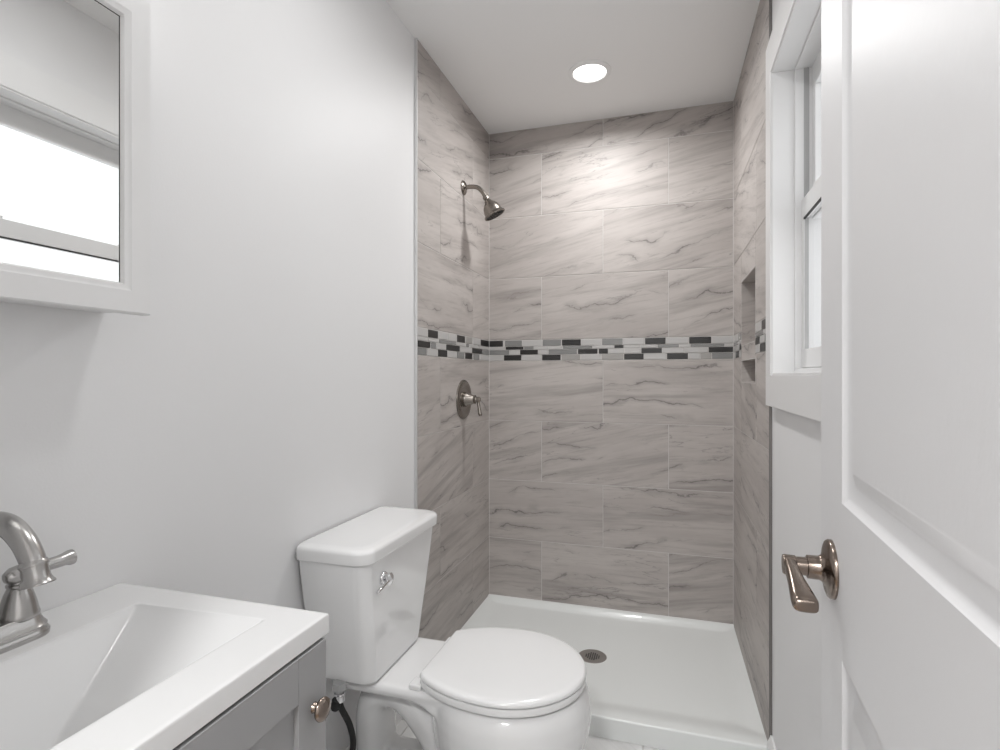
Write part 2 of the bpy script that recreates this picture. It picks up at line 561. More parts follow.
# baseboards
def baseboard(name, lo, hi, axis, face):
    bm = new()
    t, h = 0.013, 0.105
    if axis == 'y':
        pr = [(0, 0), (t, 0), (t, h-0.02), (t*0.55, h-0.006), (t*0.4, h), (0, h)]
        r = [[Vector((face[0] + face[1]*a, y, b)) for a, b in pr] for y in (lo, hi)]
    else:
        pr = [(0, 0), (t, 0), (t, h-0.02), (t*0.55, h-0.006), (t*0.4, h), (0, h)]
        r = [[Vector((x, face[0] + face[1]*a, b)) for a, b in pr] for x in (lo, hi)]
    loft(bm, r)
    return struct(name, bm, M['trim'], smooth=20)
baseboard('baseboard_left', 0.71, YS-0.002, 'y', (XL, 1))
baseboard('baseboard_right', YF, YS-0.002, 'y', (XR, -1))

# ---------------------------------------------------------------- window
WY0, WZ0, WY1, WZ1 = WO
XC = 0.2705                      # casing front face
XJ = 0.330                       # where the wooden jamb ends and the vinyl frame starts
bm = new()
cw = 0.077
for lo, hi in (((WY0-cw, WZ0-0.088), (WY1+cw, WZ0)), ((WY0-cw, WZ1), (WY1+cw, WZ1+cw+0.024)),
               ((WY0-cw, WZ0), (WY0, WZ1)), ((WY1, WZ0), (WY1+cw, WZ1))):
    box(bm, (XC, lo[0], lo[1]), (XR, hi[0], hi[1]), 0.0012, 2)
win = struct('window_1', bm, M['trim'])
bm = new()
t = 0.006
box(bm, (XC+0.004, WY0, WZ0), (XR+0.13, WY1, WZ0+t), 0.001, 1)
box(bm, (XC+0.004, WY0, WZ1-t), (XR+0.13, WY1, WZ1), 0.001, 1)
box(bm, (XC+0.004, WY1-t, WZ0+t), (XR+0.13, WY1, WZ1-t), 0.001, 1)
box(bm, (XC+0.004, WY0, WZ0+t), (XR+0.13, WY0+t, WZ1-t), 0.001, 1)
obj('window_jamb', bm, M['trim'], win)
def ring4(bm, x0, x1, ya, za, yb, zb, wy, wb, wt, bev=0.0012, mat=0):
    box(bm, (x0, ya, za), (x1, yb, za+wb), bev, 1, mat)
    box(bm, (x0, ya, zb-wt), (x1, yb, zb), bev, 1, mat)
    box(bm, (x0, ya, za+wb), (x1, ya+wy, zb-wt), bev, 1, mat)
    box(bm, (x0, yb-wy, za+wb), (x1, yb, zb-wt), bev, 1, mat)
bm = new()
ring4(bm, XJ, 0.405, WY0+t, WZ0+t, WY1-t, WZ1-t, 0.012, 0.012, 0.006)
obj('vinyl_frame', bm, M['vinyl'], win)
bm = new()
ZM = H + 0.478                   # meeting rail
ring4(bm, 0.346, 0.366, WY0+0.020, WZ0+0.020, WY1-0.018, ZM+0.004, 0.030, 0.050, 0.055)
lower = obj('lower_sash', bm, M['vinyl'], win)
bm = new(); box(bm, (0.353, WY0+0.046, WZ0+0.066), (0.358, WY1-0.044, ZM-0.048)); obj('glass_pane', bm, M['glass'], lower, smooth=0)
bm = new(); box(bm, (0.3445, WY0+0.05, ZM-0.0560), (0.3490, WY1-0.048, ZM-0.0510)); obj('glazing_gasket', bm, M['gasket'], lower, smooth=0)
bm = new(); box(bm, (0.3475, WY1-0.0490, WZ0+0.071), (0.3570, WY1-0.0475, ZM-0.052)); obj('glazing_bead', bm, M['vinyl_track'], lower, smooth=0)
bm = new()
ring4(bm, 0.372, 0.392, WY0+0.020, ZM-0.050, WY1-0.018, WZ1-0.010, 0.030, 0.054, 0.062)
upper = obj('upper_sash', bm, M['vinyl'], win)
bm = new(); box(bm, (0.380, WY0+0.046, ZM), (0.384, WY1-0.044, WZ1-0.068)); obj('glass_pane', bm, M['glass'], upper, smooth=0)
for yy in (WY0+0.155, WY1-0.155):
    bm = new()
    box(bm, (0.349, yy-0.020, ZM+0.0035), (0.363, yy+0.020, ZM+0.010), 0.002, 2)
    box(bm, (0.351, yy-0.004, ZM+0.009), (0.361, yy+0.022, ZM+0.014), 0.002, 2)
    obj('sash_lock', bm, M['vinyl'], win)
bm = new()
box(bm, (0.3515, WY1-0.0195, ZM+0.01), (0.3645, WY1-0.0175, WZ1-0.012))
obj('sash_track', bm, M['vinyl_track'], win, smooth=0)

# ---------------------------------------------------------------- open door
HX, HY = 0.1830, 0.2350                        # hinge corner on the room face
ddir = Vector((0.054, 1.0, 0)).normalized()
dn = Vector((ddir.y, -ddir.x, 0))              # towards the wall behind the door
DW, DT = 0.711, 0.035
DZ0, DZ1 = 0.012, 2.040
def dp(s, d, z):
    return Vector((HX, HY, 0)) + ddir*s + dn*d + Vector((0, 0, z))
def door_box(bm, s0, s1, d0, d1, z0, z1, bev=0.0):
    t_ = bmesh.new()
    box(t_, (s0, d0, z0), (s1, d1, z1), bev, 2)
    for v in t_.verts:
        v.co = dp(v.co.x, v.co.y, v.co.z)
    merge(bm, t_)
ST = 0.132                                      # stile to the moulding's outer edge
PANELS = [(0.20, H-0.370), (H-0.166, DZ1-0.125)]
bm = new()
def quad(a, b, c, d_):
    bm.faces.new([bm.verts.new(p) for p in (a, b, c, d_)])
for side in (0, 1):
    D = (lambda q: q) if side == 0 else (lambda q: DT - q)
    ss = [0, ST, DW-ST, DW]
    zs = [DZ0] + [z for p in PANELS for z in p] + [DZ1]
    for i in range(3):
        for j in range(len(zs)-1):
            if i == 1 and j % 2 == 1:
                continue
            quad(dp(ss[i], D(0), zs[j]), dp(ss[i+1], D(0), zs[j]), dp(ss[i+1], D(0), zs[j+1]), dp(ss[i], D(0), zs[j+1]))
    # sunk moulding: profile (inset from the outer edge, depth)
    prof = [(0, 0), (0.004, 0.0035), (0.010, 0.0065), (0.018, 0.0075), (0.024, 0.0085), (0.028, 0.0085), (0.036, 0.006), (0.044, 0.0025), (0.049, 0.0012)]
    for z0_, z1_ in PANELS:
        rr = [[dp(ST+a, D(b), z0_+a), dp(DW-ST-a, D(b), z0_+a), dp(DW-ST-a, D(b), z1_-a), dp(ST+a, D(b), z1_-a)] for a, b in prof]
        for p, q in zip(rr, rr[1:]):
            for k in range(4):
                quad(p[k], p[(k+1) % 4], q[(k+1) % 4], q[k])
        quad(*rr[-1])
for a, b in (((0, DZ0), (DW, DZ0)), ((DW, DZ0), (DW, DZ1)), ((DW, DZ1), (0, DZ1)), ((0, DZ1), (0, DZ0))):
    quad(dp(a[0], 0, a[1]), dp(b[0], 0, b[1]), dp(b[0], DT, b[1]), dp(a[0], DT, a[1]))
bmesh.ops.remove_doubles(bm, verts=bm.verts, dist=0.0001)
door = obj('door_1', bm, M['door'], origin=(HX, HY, 0), smooth=25)
door['kind'] = 'structure'
LS, LZ = DW - 0.076, H - 0.270
c0 = dp(LS, 0, LZ)
bm = new()
lathe(bm, c0, -dn, [(-0.004, 0.040), (0, 0.0405), (0.004, 0.0405), (0.007, 0.038), (0.009, 0.032), (0.0105, 0.024), (0.013, 0.0185), (0.017, 0.0165), (0.031, 0.0160), (0.0318, 0.0150)], 48)
hd = obj('door_handle', bm, M['lever_nickel'], door)
bm = new()
lathe(bm, c0, -dn, [(0.0310, 0.0128), (0.045, 0.0125), (0.0465, 0.0138), (0.060, 0.0142), (0.0622, 0.0130), (0.0628, 0.004)], 40)
# lever blade, running along the door away from its edge and sagging a little
sec = []
for q, hw, hh, dz, out in ((0.004, 0.0085, 0.0120, 0, 0.0535), (-0.012, 0.0085, 0.0108, -0.000, 0.0535), (-0.030, 0.0088, 0.0095, -0.002, 0.0530), (-0.052, 0.0102, 0.0088, -0.006, 0.0520),
                           (-0.072, 0.0125, 0.0088, -0.011, 0.0505), (-0.088, 0.0145, 0.0092, -0.016, 0.0490), (-0.099, 0.0152, 0.0094, -0.019, 0.0478), (-0.103, 0.0140, 0.0078, -0.0205, 0.0475), (-0.105, 0.0105, 0.0050, -0.0215, 0.0472)):
    ring = []
    for k in range(24):
        a = 2*PI*k/24
        ca, sa = math.cos(a), math.sin(a)
        ex = abs(ca)**0.6 * (1 if ca > 0 else -1)
        ez = abs(sa)**0.6 * (1 if sa > 0 else -1)
        ring.append(dp(LS + q*0.95, -(out + hw*ex), LZ + dz + hh*ez))
    sec.append(ring)
loft(bm, sec)
obj('lever', bm, M['lever_nickel'], hd)
bm = new()
door_box(bm, DW-0.0006, DW+0.0012, 0.006, DT-0.006, LZ-0.028, LZ+0.028)
obj('latch_plate', bm, M['lever_nickel'], door)
for zz in (0.25, 1.05, 1.80):
    bm = new()
    lathe(bm, dp(-0.004, -0.004, zz-0.045), (0, 0, 1), [(0, 0.005), (0.001, 0.0062), (0.089, 0.0062), (0.09, 0.005)], 16)
    obj('hinge', bm, M['lever_nickel'], door)
# door jamb and casing in the front wall
bm = new()
box(bm, (DX0-0.02, YF-0.12, 0), (DX0, YF, DTOP+0.02), 0.001, 1)
box(bm, (DX1, YF-0.12, 0), (DX1+0.02, YF, DTOP+0.02), 0.001, 1)
box(bm, (DX0, YF-0.12, DTOP), (DX1, YF, DTOP+0.02), 0.001, 1)
struct('trim_3', bm, M['trim'])

# ---------------------------------------------------------------- shower pan
bm = new()
NX, NY = 72, 60
x0, x1, y0, y1 = XLT-0.006, XRT+0.012, YS+0.0, YBT+0.006
DRX, DRY = -0.300, 2.245
def sst(t):
    t = max(0.0, min(1.0, t))
    return t*t*(3-2*t)
def pan_z(x, y):
    e_side = min(x-x0, x1-x)
    e_back = y1-y
    e_front = y-y0
    depth = min(sst((e_side+0.02)/0.10), sst((e_back-0.014)/0.035), sst((e_front-0.030)/0.110))
    d = math.hypot(x-DRX, y-DRY)
    floor_z = -0.022 - 0.012*(1-min(1, d/0.6))
    z = PAN + depth*floor_z
    if e_front < 0.008:
        z -= 0.008 - math.sqrt(max(0, 0.008**2 - (0.008-e_front)**2))
    return z
ysamp = [y0 + 0.008*k/4 for k in range(4)] + [y0+0.008 + (y1-y0-0.008)*k/NY for k in range(NY+1)]
xs = [x0 + (x1-x0)*k/NX for k in range(NX+1)]
G = [[bm.verts.new((x, y, pan_z(x, y))) for x in xs] for y in ysamp]
for j in range(len(ysamp)-1):
    for i in range(NX):
        bm.faces.new((G[j][i], G[j][i+1], G[j+1][i+1], G[j+1][i]))
bt = [[bm.verts.new((x, y, 0.0)) for x in (x0, x1)] for y in (y0, y1)]
bot = [bm.verts.new((x, y0, 0.0)) for x in xs]
for i in range(NX):
    bm.faces.new((bot[i], bot[i+1], G[0][i+1], G[0][i]))
for col in (0, -1):
    prev = bot[0 if col == 0 else -1]
    side = [G[j][col] for j in range(len(ysamp))]
    low = bm.verts.new((side[-1].co.x, y1, 0))
    bm.faces.new([prev] + side + [low])
for v in bt[0] + bt[1]:
    bm.verts.remove(v)
pan = obj('shower_pan', bm, M['acrylic'], smooth=50)
tag(pan, 'white low-curb shower pan on the floor between the grey tiled walls', 'shower pan')

bm = new()
zc = pan_z(DRX, DRY)
R = 0.057
lathe(bm, (DRX, DRY, zc-0.003), (0, 0, 1), [(0, R), (0.0042, R), (0.0052, R-0.002), (0.0052, R-0.010), (0.0044, R-0.012), (0.0044, 0.0005)], 48)
drain = obj('shower_drain', bm, M['drain'])
tag(drain, 'round dark metal drain set in the middle of the white shower pan', 'drain')
bm = new()
for i in range(-3, 4):
    for j in range(-3, 4):
        if math.hypot(i, j) < 3.3:
            cx, cy = DRX + i*0.0085, DRY + j*0.0085
            box(bm, (cx-0.0026, cy-0.0026, zc+0.0013), (cx+0.0026, cy+0.0026, zc+0.0019))
obj('grate_hole', bm, M['gasket'], drain, smooth=0)

# ---------------------------------------------------------------- shower head and valve
SY = 2.283
z = H + 0.838
t = thing('showerhead', 'dark nickel bell-shaped shower head on a bent arm, high on left tiled wall', 'shower head', (XLT, SY, z))
bm = new()
lathe(bm, (XLT-0.002, SY, z), (1, 0, 0), [(0, 0.031), (0.004, 0.032), (0.008, 0.030), (0.013, 0.022), (0.017, 0.012), (0.019, 0.0095)], 40)
obj('flange', bm, M['shower_nickel'], t)
path = smooth_path([(XLT, SY, z), (XLT+0.035, SY, z+0.001), (XLT+0.066, SY, z-0.005), (XLT+0.088, SY, z-0.024), (XLT+0.106, SY, z-0.052)], 8)
bm = new(); tube(bm, path, 0.0098, 20); obj('shower_arm', bm, M['shower_nickel'], t)
ax = Vector((0.44, 0.14, -0.88)).normalized()
hb0 = Vector((XLT+0.103, SY, z-0.048))
bm = new()
lathe(bm, hb0, ax, [(0, 0.0115), (0.003, 0.0135), (0.012, 0.0135), (0.014, 0.011), (0.017, 0.0115), (0.022, 0.0155), (0.026, 0.0165), (0.030, 0.018), (0.038, 0.0265), (0.050, 0.0345), (0.064, 0.0395), (0.078, 0.0415), (0.083, 0.0435), (0.087, 0.0485), (0.091, 0.0500), (0.094, 0.0485), (0.095, 0.0440), (0.0925, 0.0430)], 48)
obj('bell', bm, M['shower_nickel'], t)
bm = new()
lathe(bm, hb0 + ax*0.090, ax, [(0, 0.043), (0.003, 0.0428), (0.0035, 0.030), (0.0025, 0.028), (0.0025, 0.0002)], 40)
a_, s_, t_ = frame_of(ax)
for rr, nn in ((0.036, 18), (0.020, 10), (0.009, 5)):
    for k in range(nn):
        an = 2*PI*k/nn
        lathe(bm, hb0 + ax*0.092 + s_*rr*math.cos(an) + t_*rr*math.sin(an), ax, [(0, 0.0022), (0.0035, 0.0016)], 8)
obj('spray_face', bm, M['gasket'], t)

z = H - 0.104
vy = 2.283
t = thing('shower_valve', 'round dark nickel shower valve plate with one lever, below the mosaic band', 'shower valve', (XLT, vy, z))
bm = new()
lathe(bm, (XLT-0.002, vy, z), (1, 0, 0), [(0, 0.086), (0.003, 0.088), (0.008, 0.087), (0.012, 0.082), (0.0145, 0.070), (0.0135, 0.062), (0.010, 0.055), (0.009, 0.045), (0.010, 0.030)], 64)
obj('escutcheon', bm, M['shower_nickel'], t)
bm = new()
lathe(bm, (XLT+0.006, vy, z), (1, 0, 0), [(0, 0.031), (0.006, 0.033), (0.014, 0.031), (0.020, 0.027), (0.035, 0.022), (0.045, 0.018), (0.048, 0.0195), (0.052, 0.0195), (0.055, 0.014), (0.060, 0.0125), (0.070, 0.013), (0.0745, 0.009), (0.075, 0.001)], 40)
hub = obj('hub', bm, M['shower_nickel'], t)
bm = new()
tube(bm, smooth_path([(XLT+0.070, vy, z+0.003), (XLT+0.073, vy-0.001, z-0.020), (XLT+0.078, vy-0.003, z-0.048), (XLT+0.083, vy-0.005, z-0.072)], 6),
     [0.0065]*3 + [0.0062]*4 + [0.0068]*4 + [0.0078]*4 + [0.0085]*2 + [0.008, 0.0045], 16)
obj('lever', bm, M['shower_nickel'], hub)

# ---------------------------------------------------------------- ceiling downlights
def downlight(loc, r, label):
    t = thing('recessed_light', label, 'ceiling light', (loc[0], loc[1], CEIL))
    bm = new()
    lathe(bm, (loc[0], loc[1], CEIL+0.002), (0, 0, -1), [(0, r+0.020), (0.005, r+0.020), (0.009, r+0.012), (0.0095, r+0.002), (0.004, r-0.001)], 48)
    obj('trim_ring', bm, M['ceil'], t)
    bm = new()
    lathe(bm, (loc[0], loc[1], CEIL+0.002), (0, 0, -1), [(0, r), (0.0055, r), (0.0060, r*0.6), (0.0060, 0.001)], 48)
    obj('lens', bm, M['lens'], t)
downlight(SHOWER_LAMP, 0.066, 'round lit recessed ceiling light above the shower')
downlight(ROOM_LAMP, 0.075, 'round recessed ceiling light above the toilet, outside the picture')

# ---------------------------------------------------------------- toilet
TY = 1.380
TX = -0.876
TKY = 1.362
toilet = thing('toilet', 'white two-piece toilet with closed lid beside the shower pan', 'toilet', (-0.55, TY, 0))
ZD = H - 0.786                                     # deck / bowl rim top
def egg(cx, a_front, a_back, hw, z, n=48, p=2.0, flat=None):
    """outline in xy: front towards +x; super-ellipse, optionally cut flat at the back"""
    out = []
    for k in range(n):
        an = 2*PI*k/n
        ca, sa = math.cos(an), math.sin(an)
        px_ = (abs(ca)**(2/p))*(1 if ca > 0 else -1)
        py_ = (abs(sa)**(2/p))*(1 if sa > 0 else -1)
        X = cx + (a_front if ca > 0 else a_back)*px_
        Y = TY + hw*py_
        if flat is not None and X < flat:
            X = flat
        out.append(Vector((X, Y, z)))
    return out
bm = new()
# bowl and pedestal
S = [(-0.400, 0.190, 0.19, 0.175, ZD-0.002), (-0.400, 0.200, 0.20, 0.185, ZD-0.012), (-0.400, 0.209, 0.205, 0.194, ZD-0.035), (-0.400, 0.212, 0.205, 0.195, ZD-0.070), (-0.402, 0.211, 0.20, 0.190, ZD-0.105),
     (-0.408, 0.203, 0.19, 0.177, ZD-0.150), (-0.418, 0.188, 0.175, 0.155, ZD-0.200), (-0.435, 0.168, 0.165, 0.128, ZD-0.250), (-0.455, 0.152, 0.165, 0.110, ZD-0.310),
     (-0.475, 0.150, 0.175, 0.105, 0.05), (-0.475, 0.156, 0.185, 0.112, 0.012), (-0.475, 0.158, 0.187, 0.114, 0.0)]
loft(bm, [egg(c, f, b, hw, z_) for c, f, b, hw, z_ in S])
# deck that carries the tank
dk = []
for hw_, z_, x_b in ((0.128, ZD-0.001, TX+0.035), (0.136, ZD-0.006, TX+0.030), (0.138, ZD-0.018, TX+0.030), (0.130, ZD-0.034, TX+0.034)):
    dk.append(rrect((x_b - 0.46)/2, TY, (-0.46 - x_b)/2, hw_, 0.045, z_))
loft(bm, dk)
# the deck's underside sweeps down into the bowl
fl_ = []
for xb_, hw_, z_ in ((-0.680, 0.130, ZD-0.028), (-0.610, 0.133, ZD-0.042), (-0.570, 0.138, ZD-0.062), (-0.540, 0.142, ZD-0.095), (-0.520, 0.138, ZD-0.140), (-0.505, 0.125, ZD-0.200), (-0.500, 0.108, ZD-0.260)):
    fl_.append(rrect((xb_ - 0.38)/2, TY, (-0.38 - xb_)/2, hw_, 0.035, z_))
loft(bm, fl_)
# trapway: a fat S of porcelain between the deck and the foot
tp = smooth_path([(-0.44, TY, 0.06), (-0.50, TY, 0.10), (-0.56, TY, 0.175), (-0.62, TY, 0.255), (-0.675, TY, 0.305), (-0.725, TY, 0.318), (-0.770, TY, 0.295), (-0.792, TY, 0.240), (-0.792, TY, 0.14), (-0.785, TY, 0.0)], 8)
tube(bm, tp, [0.060, 0.046], 24, squash=(1.55, 1.0))
# web and foot
box(bm, (-0.81, TY-0.095, 0.0), (-0.42, TY+0.095, 0.030), 0.010, 2)
box(bm, (-0.775, TY-0.030, 0.02), (-0.50, TY+0.030, 0.155), 0.008, 2)
box(bm, (-0.740, TY-0.050, 0.32), (-0.690, TY+0.050, ZD-0.02), 0.008, 2)
body = obj('bowl', bm, M['porcelain'], toilet, smooth=0)
md = body.modifiers.new('fuse', 'REMESH'); md.mode = 'VOXEL'; md.voxel_size = 0.0055; md.use_smooth_shade = True
md = body.modifiers.new('soften', 'SMOOTH'); md.factor = 0.5; md.iterations = 9
# tank
def tank_ring(z_, hyw, xf, r, bul):
    xb = TX - 0.006
    pts = []
    n = 10
    for sx, sy, a0 in ((1, 1, 0), (-1, 1, PI/2), (-1, -1, PI), (1, -1, 3*PI/2)):
        q = r if sx > 0 else 0.008                     # square corners against the wall
        for k in range(n+1):
            a = a0 + PI/2*k/n
            pts.append(Vector(((xf if sx > 0 else xb) - sx*q + q*math.cos(a), TKY + sy*(hyw-q) + q*math.sin(a), z_)))
    for p in pts:                                       # the front is gently bowed
        if p.x > (xb+xf)/2:
            p.x += bul*(1 - ((p.y-TKY)/hyw)**2)
    return pts
ZT0, ZT1 = H - 0.788, H - 0.456
tr = []
for f, k in ((0.0, 0.86), (0.012, 0.945), (0.03, 0.985), (0.06, 1.0)):
    tr.append((ZT0 + f*0.45, k))
rings = []
for z_, k in tr:
    rings.append(tank_ring(z_, 0.150*k, TX + 0.160*(0.5+0.5*k), 0.030, 0.012))
for q in (0.15, 0.35, 0.55, 0.75, 0.92, 1.0):
    z_ = ZT0 + 0.03 + (ZT1-ZT0-0.03)*q
    hy_ = 0.151 + (0.211-0.151)*(1-(1-q)**1.25)
    rings.append(tank_ring(z_, hy_, TX + 0.160 + 0.020*q, 0.034, 0.012))
bm = new(); loft(bm, rings)
tank = obj('tank', bm, M['porcelain'], toilet, smooth=50)
bm = new()
rings = []
for z_, k in ((0, -0.006), (0.001, -0.003), (0.004, 0.0), (0.027, 0.001), (0.032, -0.001), (0.0355, -0.005), (0.0375, -0.012), (0.039, -0.03)):
    rings.append(tank_ring(ZT1 + z_, 0.221+k, TX + 0.190 + k, 0.040, 0.014))
loft(bm, rings)
obj('tank_lid', bm, M['porcelain'], toilet, smooth=60)
# flush lever
fx, fy, fz = TX+0.186, TY-0.143, H-0.511
bm = new()
lathe(bm, (fx-0.006, fy, fz), (1, 0, 0), [(0, 0.0165), (0.006, 0.0170), (0.010, 0.0150), (0.012, 0.0105), (0.018, 0.0095), (0.019, 0.0150), (0.024, 0.0155), (0.0275, 0.012), (0.031, 0.001)], 32)
fl = obj('flush_lever', bm, M['chrome'], toilet)
bm = new()
tube(bm, [(fx+0.017, fy+0.004, fz), (fx+0.018, fy-0.02, fz-0.003), (fx+0.017, fy-0.045, fz-0.008), (fx+0.016, fy-0.060, fz-0.011), (fx+0.016, fy-0.064, fz-0.012)], [0.0055, 0.0045, 0.0050, 0.0055, 0.003], 16, squash=(1.0, 0.8))
obj('handle_arm', bm, M['chrome'], fl)
# seat ring, lid, hinges
ZS = ZD + 0.0050
def seat_outline(k, z_, n=64):
    out = []
    for i in range(n):
        an = 2*PI*i/n
        ca, sa = math.cos(an), math.sin(an)
        af = 0.203 + k
        ab = 0.262 + k
        X = -0.405 + (af*ca if ca > 0 else ab*ca)
        Y = TY + (0.189+k)*sa
        lim = -0.602 - k*0.6
        if X < lim:
            X = lim
        out.append(Vector((X, Y, z_)))
    return out
bm = new()
inner = lambda z_, q=0.0: [Vector((-0.400 + (0.125+q)*math.cos(2*PI*i/64)*(1.05 if math.cos(2*PI*i/64) > 0 else 1.1), TY + (0.108+q)*math.sin(2*PI*i/64), z_)) for i in range(64)]
loft(bm, [inner(ZS+0.002), seat_outline(-0.004, ZS), seat_outline(-0.002, ZS+0.001), seat_outline(-0.001, ZS+0.008), seat_outline(-0.002, ZS+0.0155), seat_outline(-0.0035, ZS+0.0168), seat_outline(-0.007, ZS+0.0175), inner(ZS+0.0180), inner(ZS+0.002)], cap=False)
bmesh.ops.remove_doubles(bm, verts=bm.verts, dist=0.00005)
obj('seat', bm, M['seatp'], toilet, smooth=60)
bm = new()
ZL = ZS + 0.0217
loft(bm, [seat_outline(-0.001, ZL), seat_outline(0.0005, ZL+0.0012), seat_outline(0.0, ZL+0.006), seat_outline(-0.002, ZL+0.010), seat_outline(-0.007, ZL+0.0130), seat_outline(-0.018, ZL+0.0150), seat_outline(-0.06, ZL+0.0165), seat_outline(-0.12, ZL+0.0170)])
obj('lid', bm, M['seatp'], toilet, smooth=60)
bm = new()
for sy in (-0.07, 0.07):                             # small bumpers keep the lid off the seat
    bm = new()
    box(bm, (-0.28, TY+sy-0.01, ZS+0.012), (-0.265, TY+sy+0.01, ZL+0.002), 0.002, 1)
    obj('bumper', bm, M['seatp'], toilet)
for sy in (-0.113, 0.113):
    bm = new()
    box(bm, (-0.628, TY+sy-0.020, ZD-0.003), (-0.594, TY+sy+0.020, ZD+0.012), 0.005, 3)
    obj('seat_hinge', bm, M['seatp'], toilet)
for sy in (-1, 1):
    bm = new()
    lathe(bm, (-0.60, TY+sy*0.072, 0.026), (0, 0, 1), [(0, 0.014), (0.008, 0.0135), (0.014, 0.010), (0.017, 0.003)], 20)
    obj('bolt_cap', bm, M['seatp'], toilet)
# tank nut and hose: the supply line is a thing of its own
bx_, by_ = -0.800, 1.208
bm = new()
lathe(bm, (bx_, by_, ZT0+0.012), (0, 0, -1), [(0, 0.019), (0.018, 0.019), (0.019, 0.011), (0.034, 0.011)], 6)
obj('fill_nut', bm, M['vinyl_track'], toilet, smooth=20)
t = thing('supply_hose', 'black braided water supply hose hanging below the toilet tank', 'hose', (bx_, by_, 0.02))
bm = new()
lathe(bm, (bx_, by_, ZT0-0.014), (0, 0, -1), [(0, 0.0145), (0.004, 0.0155), (0.010, 0.0125), (0.022, 0.0125), (0.024, 0.0105)], 24)
obj('coupling_nut', bm, M['chrome'], t)
bm = new()
zz = ZT0 - 0.036
tube(bm, smooth_path([(bx_, by_, zz), (bx_+0.003, by_+0.004, zz-0.022), (bx_+0.020, by_+0.016, zz-0.070), (bx_+0.026, by_+0.020, zz-0.125), (bx_+0.010, by_+0.006, zz-0.195), (bx_-0.03, by_-0.02, zz-0.24), (bx_-0.062, by_-0.032, zz-0.225), (bx_-0.072, by_-0.035, zz-0.19)], 8), 0.0078, 16)
lathe(bm, (bx_-0.004, by_-0.004, zz+0.004), (-0.25, -0.15, -1), [(0, 0.0125), (0.004, 0.0135), (0.020, 0.0125), (0.026, 0.008)], 20)
obj('braided_tube', bm, M['rubber'], t)
bm = new()
lathe(bm, (XL, by_-0.035, zz-0.175), (1, 0, 0), [(0, 0.022), (0.003, 0.022), (0.005, 0.009), (0.035, 0.009)], 24)
lathe(bm, (bx_-0.072, by_-0.035, zz-0.195), (0, 0, 1), [(0, 0.010), (0.03, 0.010), (0.031, 0.007)], 20)
tube(bm, [(bx_-0.072, by_-0.035, zz-0.175), (bx_-0.045, by_-0.035, zz-0.175)], 0.006, 12)
lathe(bm, (bx_-0.052, by_-0.035, zz-0.175), (1, 0, 0), [(0, 0.008), (0.002, 0.014), (0.008, 0.014), (0.010, 0.006)], 20)
sv = obj('shutoff_valve', bm, M['chrome'])
tag(sv, 'small chrome shutoff valve low on the wall behind the toilet', 'valve')

# ---------------------------------------------------------------- vanity
VX0, VX1 = XL + 0.001, -0.497                    # cabinet back, cabinet front (behind the door)
VY0, VY1 = 0.222, 0.687
CT = H - 0.350                                     # counter top surface
vanity = thing('vanity_cabinet', 'grey shaker vanity cabinet under the white sink top', 'cabinet', ((VX0+VX1)/2, (VY0+VY1)/2, 0))
bm = new()
zt = CT - 0.0275
box(bm, (VX0, VY0, 0.09), (VX0+0.008, VY1, zt), 0, 1)
box(bm, (VX0+0.008, VY0, 0.0), (VX1-0.012, VY0+0.015, zt), 0.001, 1)
box(bm, (VX0+0.008, VY1-0.015, 0.0), (VX1-0.012, VY1, zt), 0.001, 1)
box(bm, (VX0+0.008, VY0+0.015, 0.09), (VX1-0.012, VY1-0.015, 0.105), 0, 1)
box(bm, (VX1-0.07, VY0+0.015, 0.0), (VX1-0.06, VY1-0.015, 0.09), 0, 1)
box(bm, (VX1-0.012, VY0, 0.09), (VX1+0.000, VY0+0.03, zt), 0.001, 1)
box(bm, (VX1-0.012, VY1-0.03, 0.09), (VX1+0.000, VY1, zt), 0.001, 1)
box(bm, (VX1-0.012, VY0+0.03, zt-0.03), (VX1+0.000, VY1-0.03, zt), 0.001, 1)
box(bm, (VX1-0.012, VY0+0.03, 0.09), (VX1+0.000, VY1-0.03, 0.12), 0.001, 1)
obj('carcass', bm, M['grey'], vanity)
# door: shaker frame with a sunk panel
dx0, dx1 = VX1 + 0.0015, VX1 + 0.0185
dz0, dz1 = 0.10, zt - 0.005
dy0, dy1 = VY0 + 0.003, VY1 + 0.002
bm = new()
sw = 0.062
box(bm, (dx0, dy0, dz0), (dx1, dy0+sw, dz1), 0.0012, 2)
box(bm, (dx0, dy1-sw, dz0), (dx1, dy1, dz1), 0.0012, 2)
box(bm, (dx0, dy0+sw, dz1-sw), (dx1, dy1-sw, dz1), 0.0012, 2)
box(bm, (dx0, dy0+sw, dz0), (dx1, dy1-sw, dz0+sw), 0.0012, 2)
box(bm, (dx0+0.001, dy0+sw-0.002, dz0+sw-0.002), (dx1-0.0085, dy1-sw+0.002, dz1-sw+0.002))
vd = obj('door', bm, M['grey'], vanity)
bm = new()
ky, kz = dy1 - 0.029, H - 0.467
lathe(bm, (dx1-0.002, ky, kz), (1, 0, 0), [(0, 0.008), (0.003, 0.0075), (0.007, 0.0055), (0.009, 0.006), (0.011, 0.011), (0.013, 0.0150), (0.016, 0.0162), (0.0195, 0.0150), (0.0225, 0.0105), (0.024, 0.004), (0.0242, 0.0005)], 36)
obj('knob', bm, M['lever_nickel'], vd)

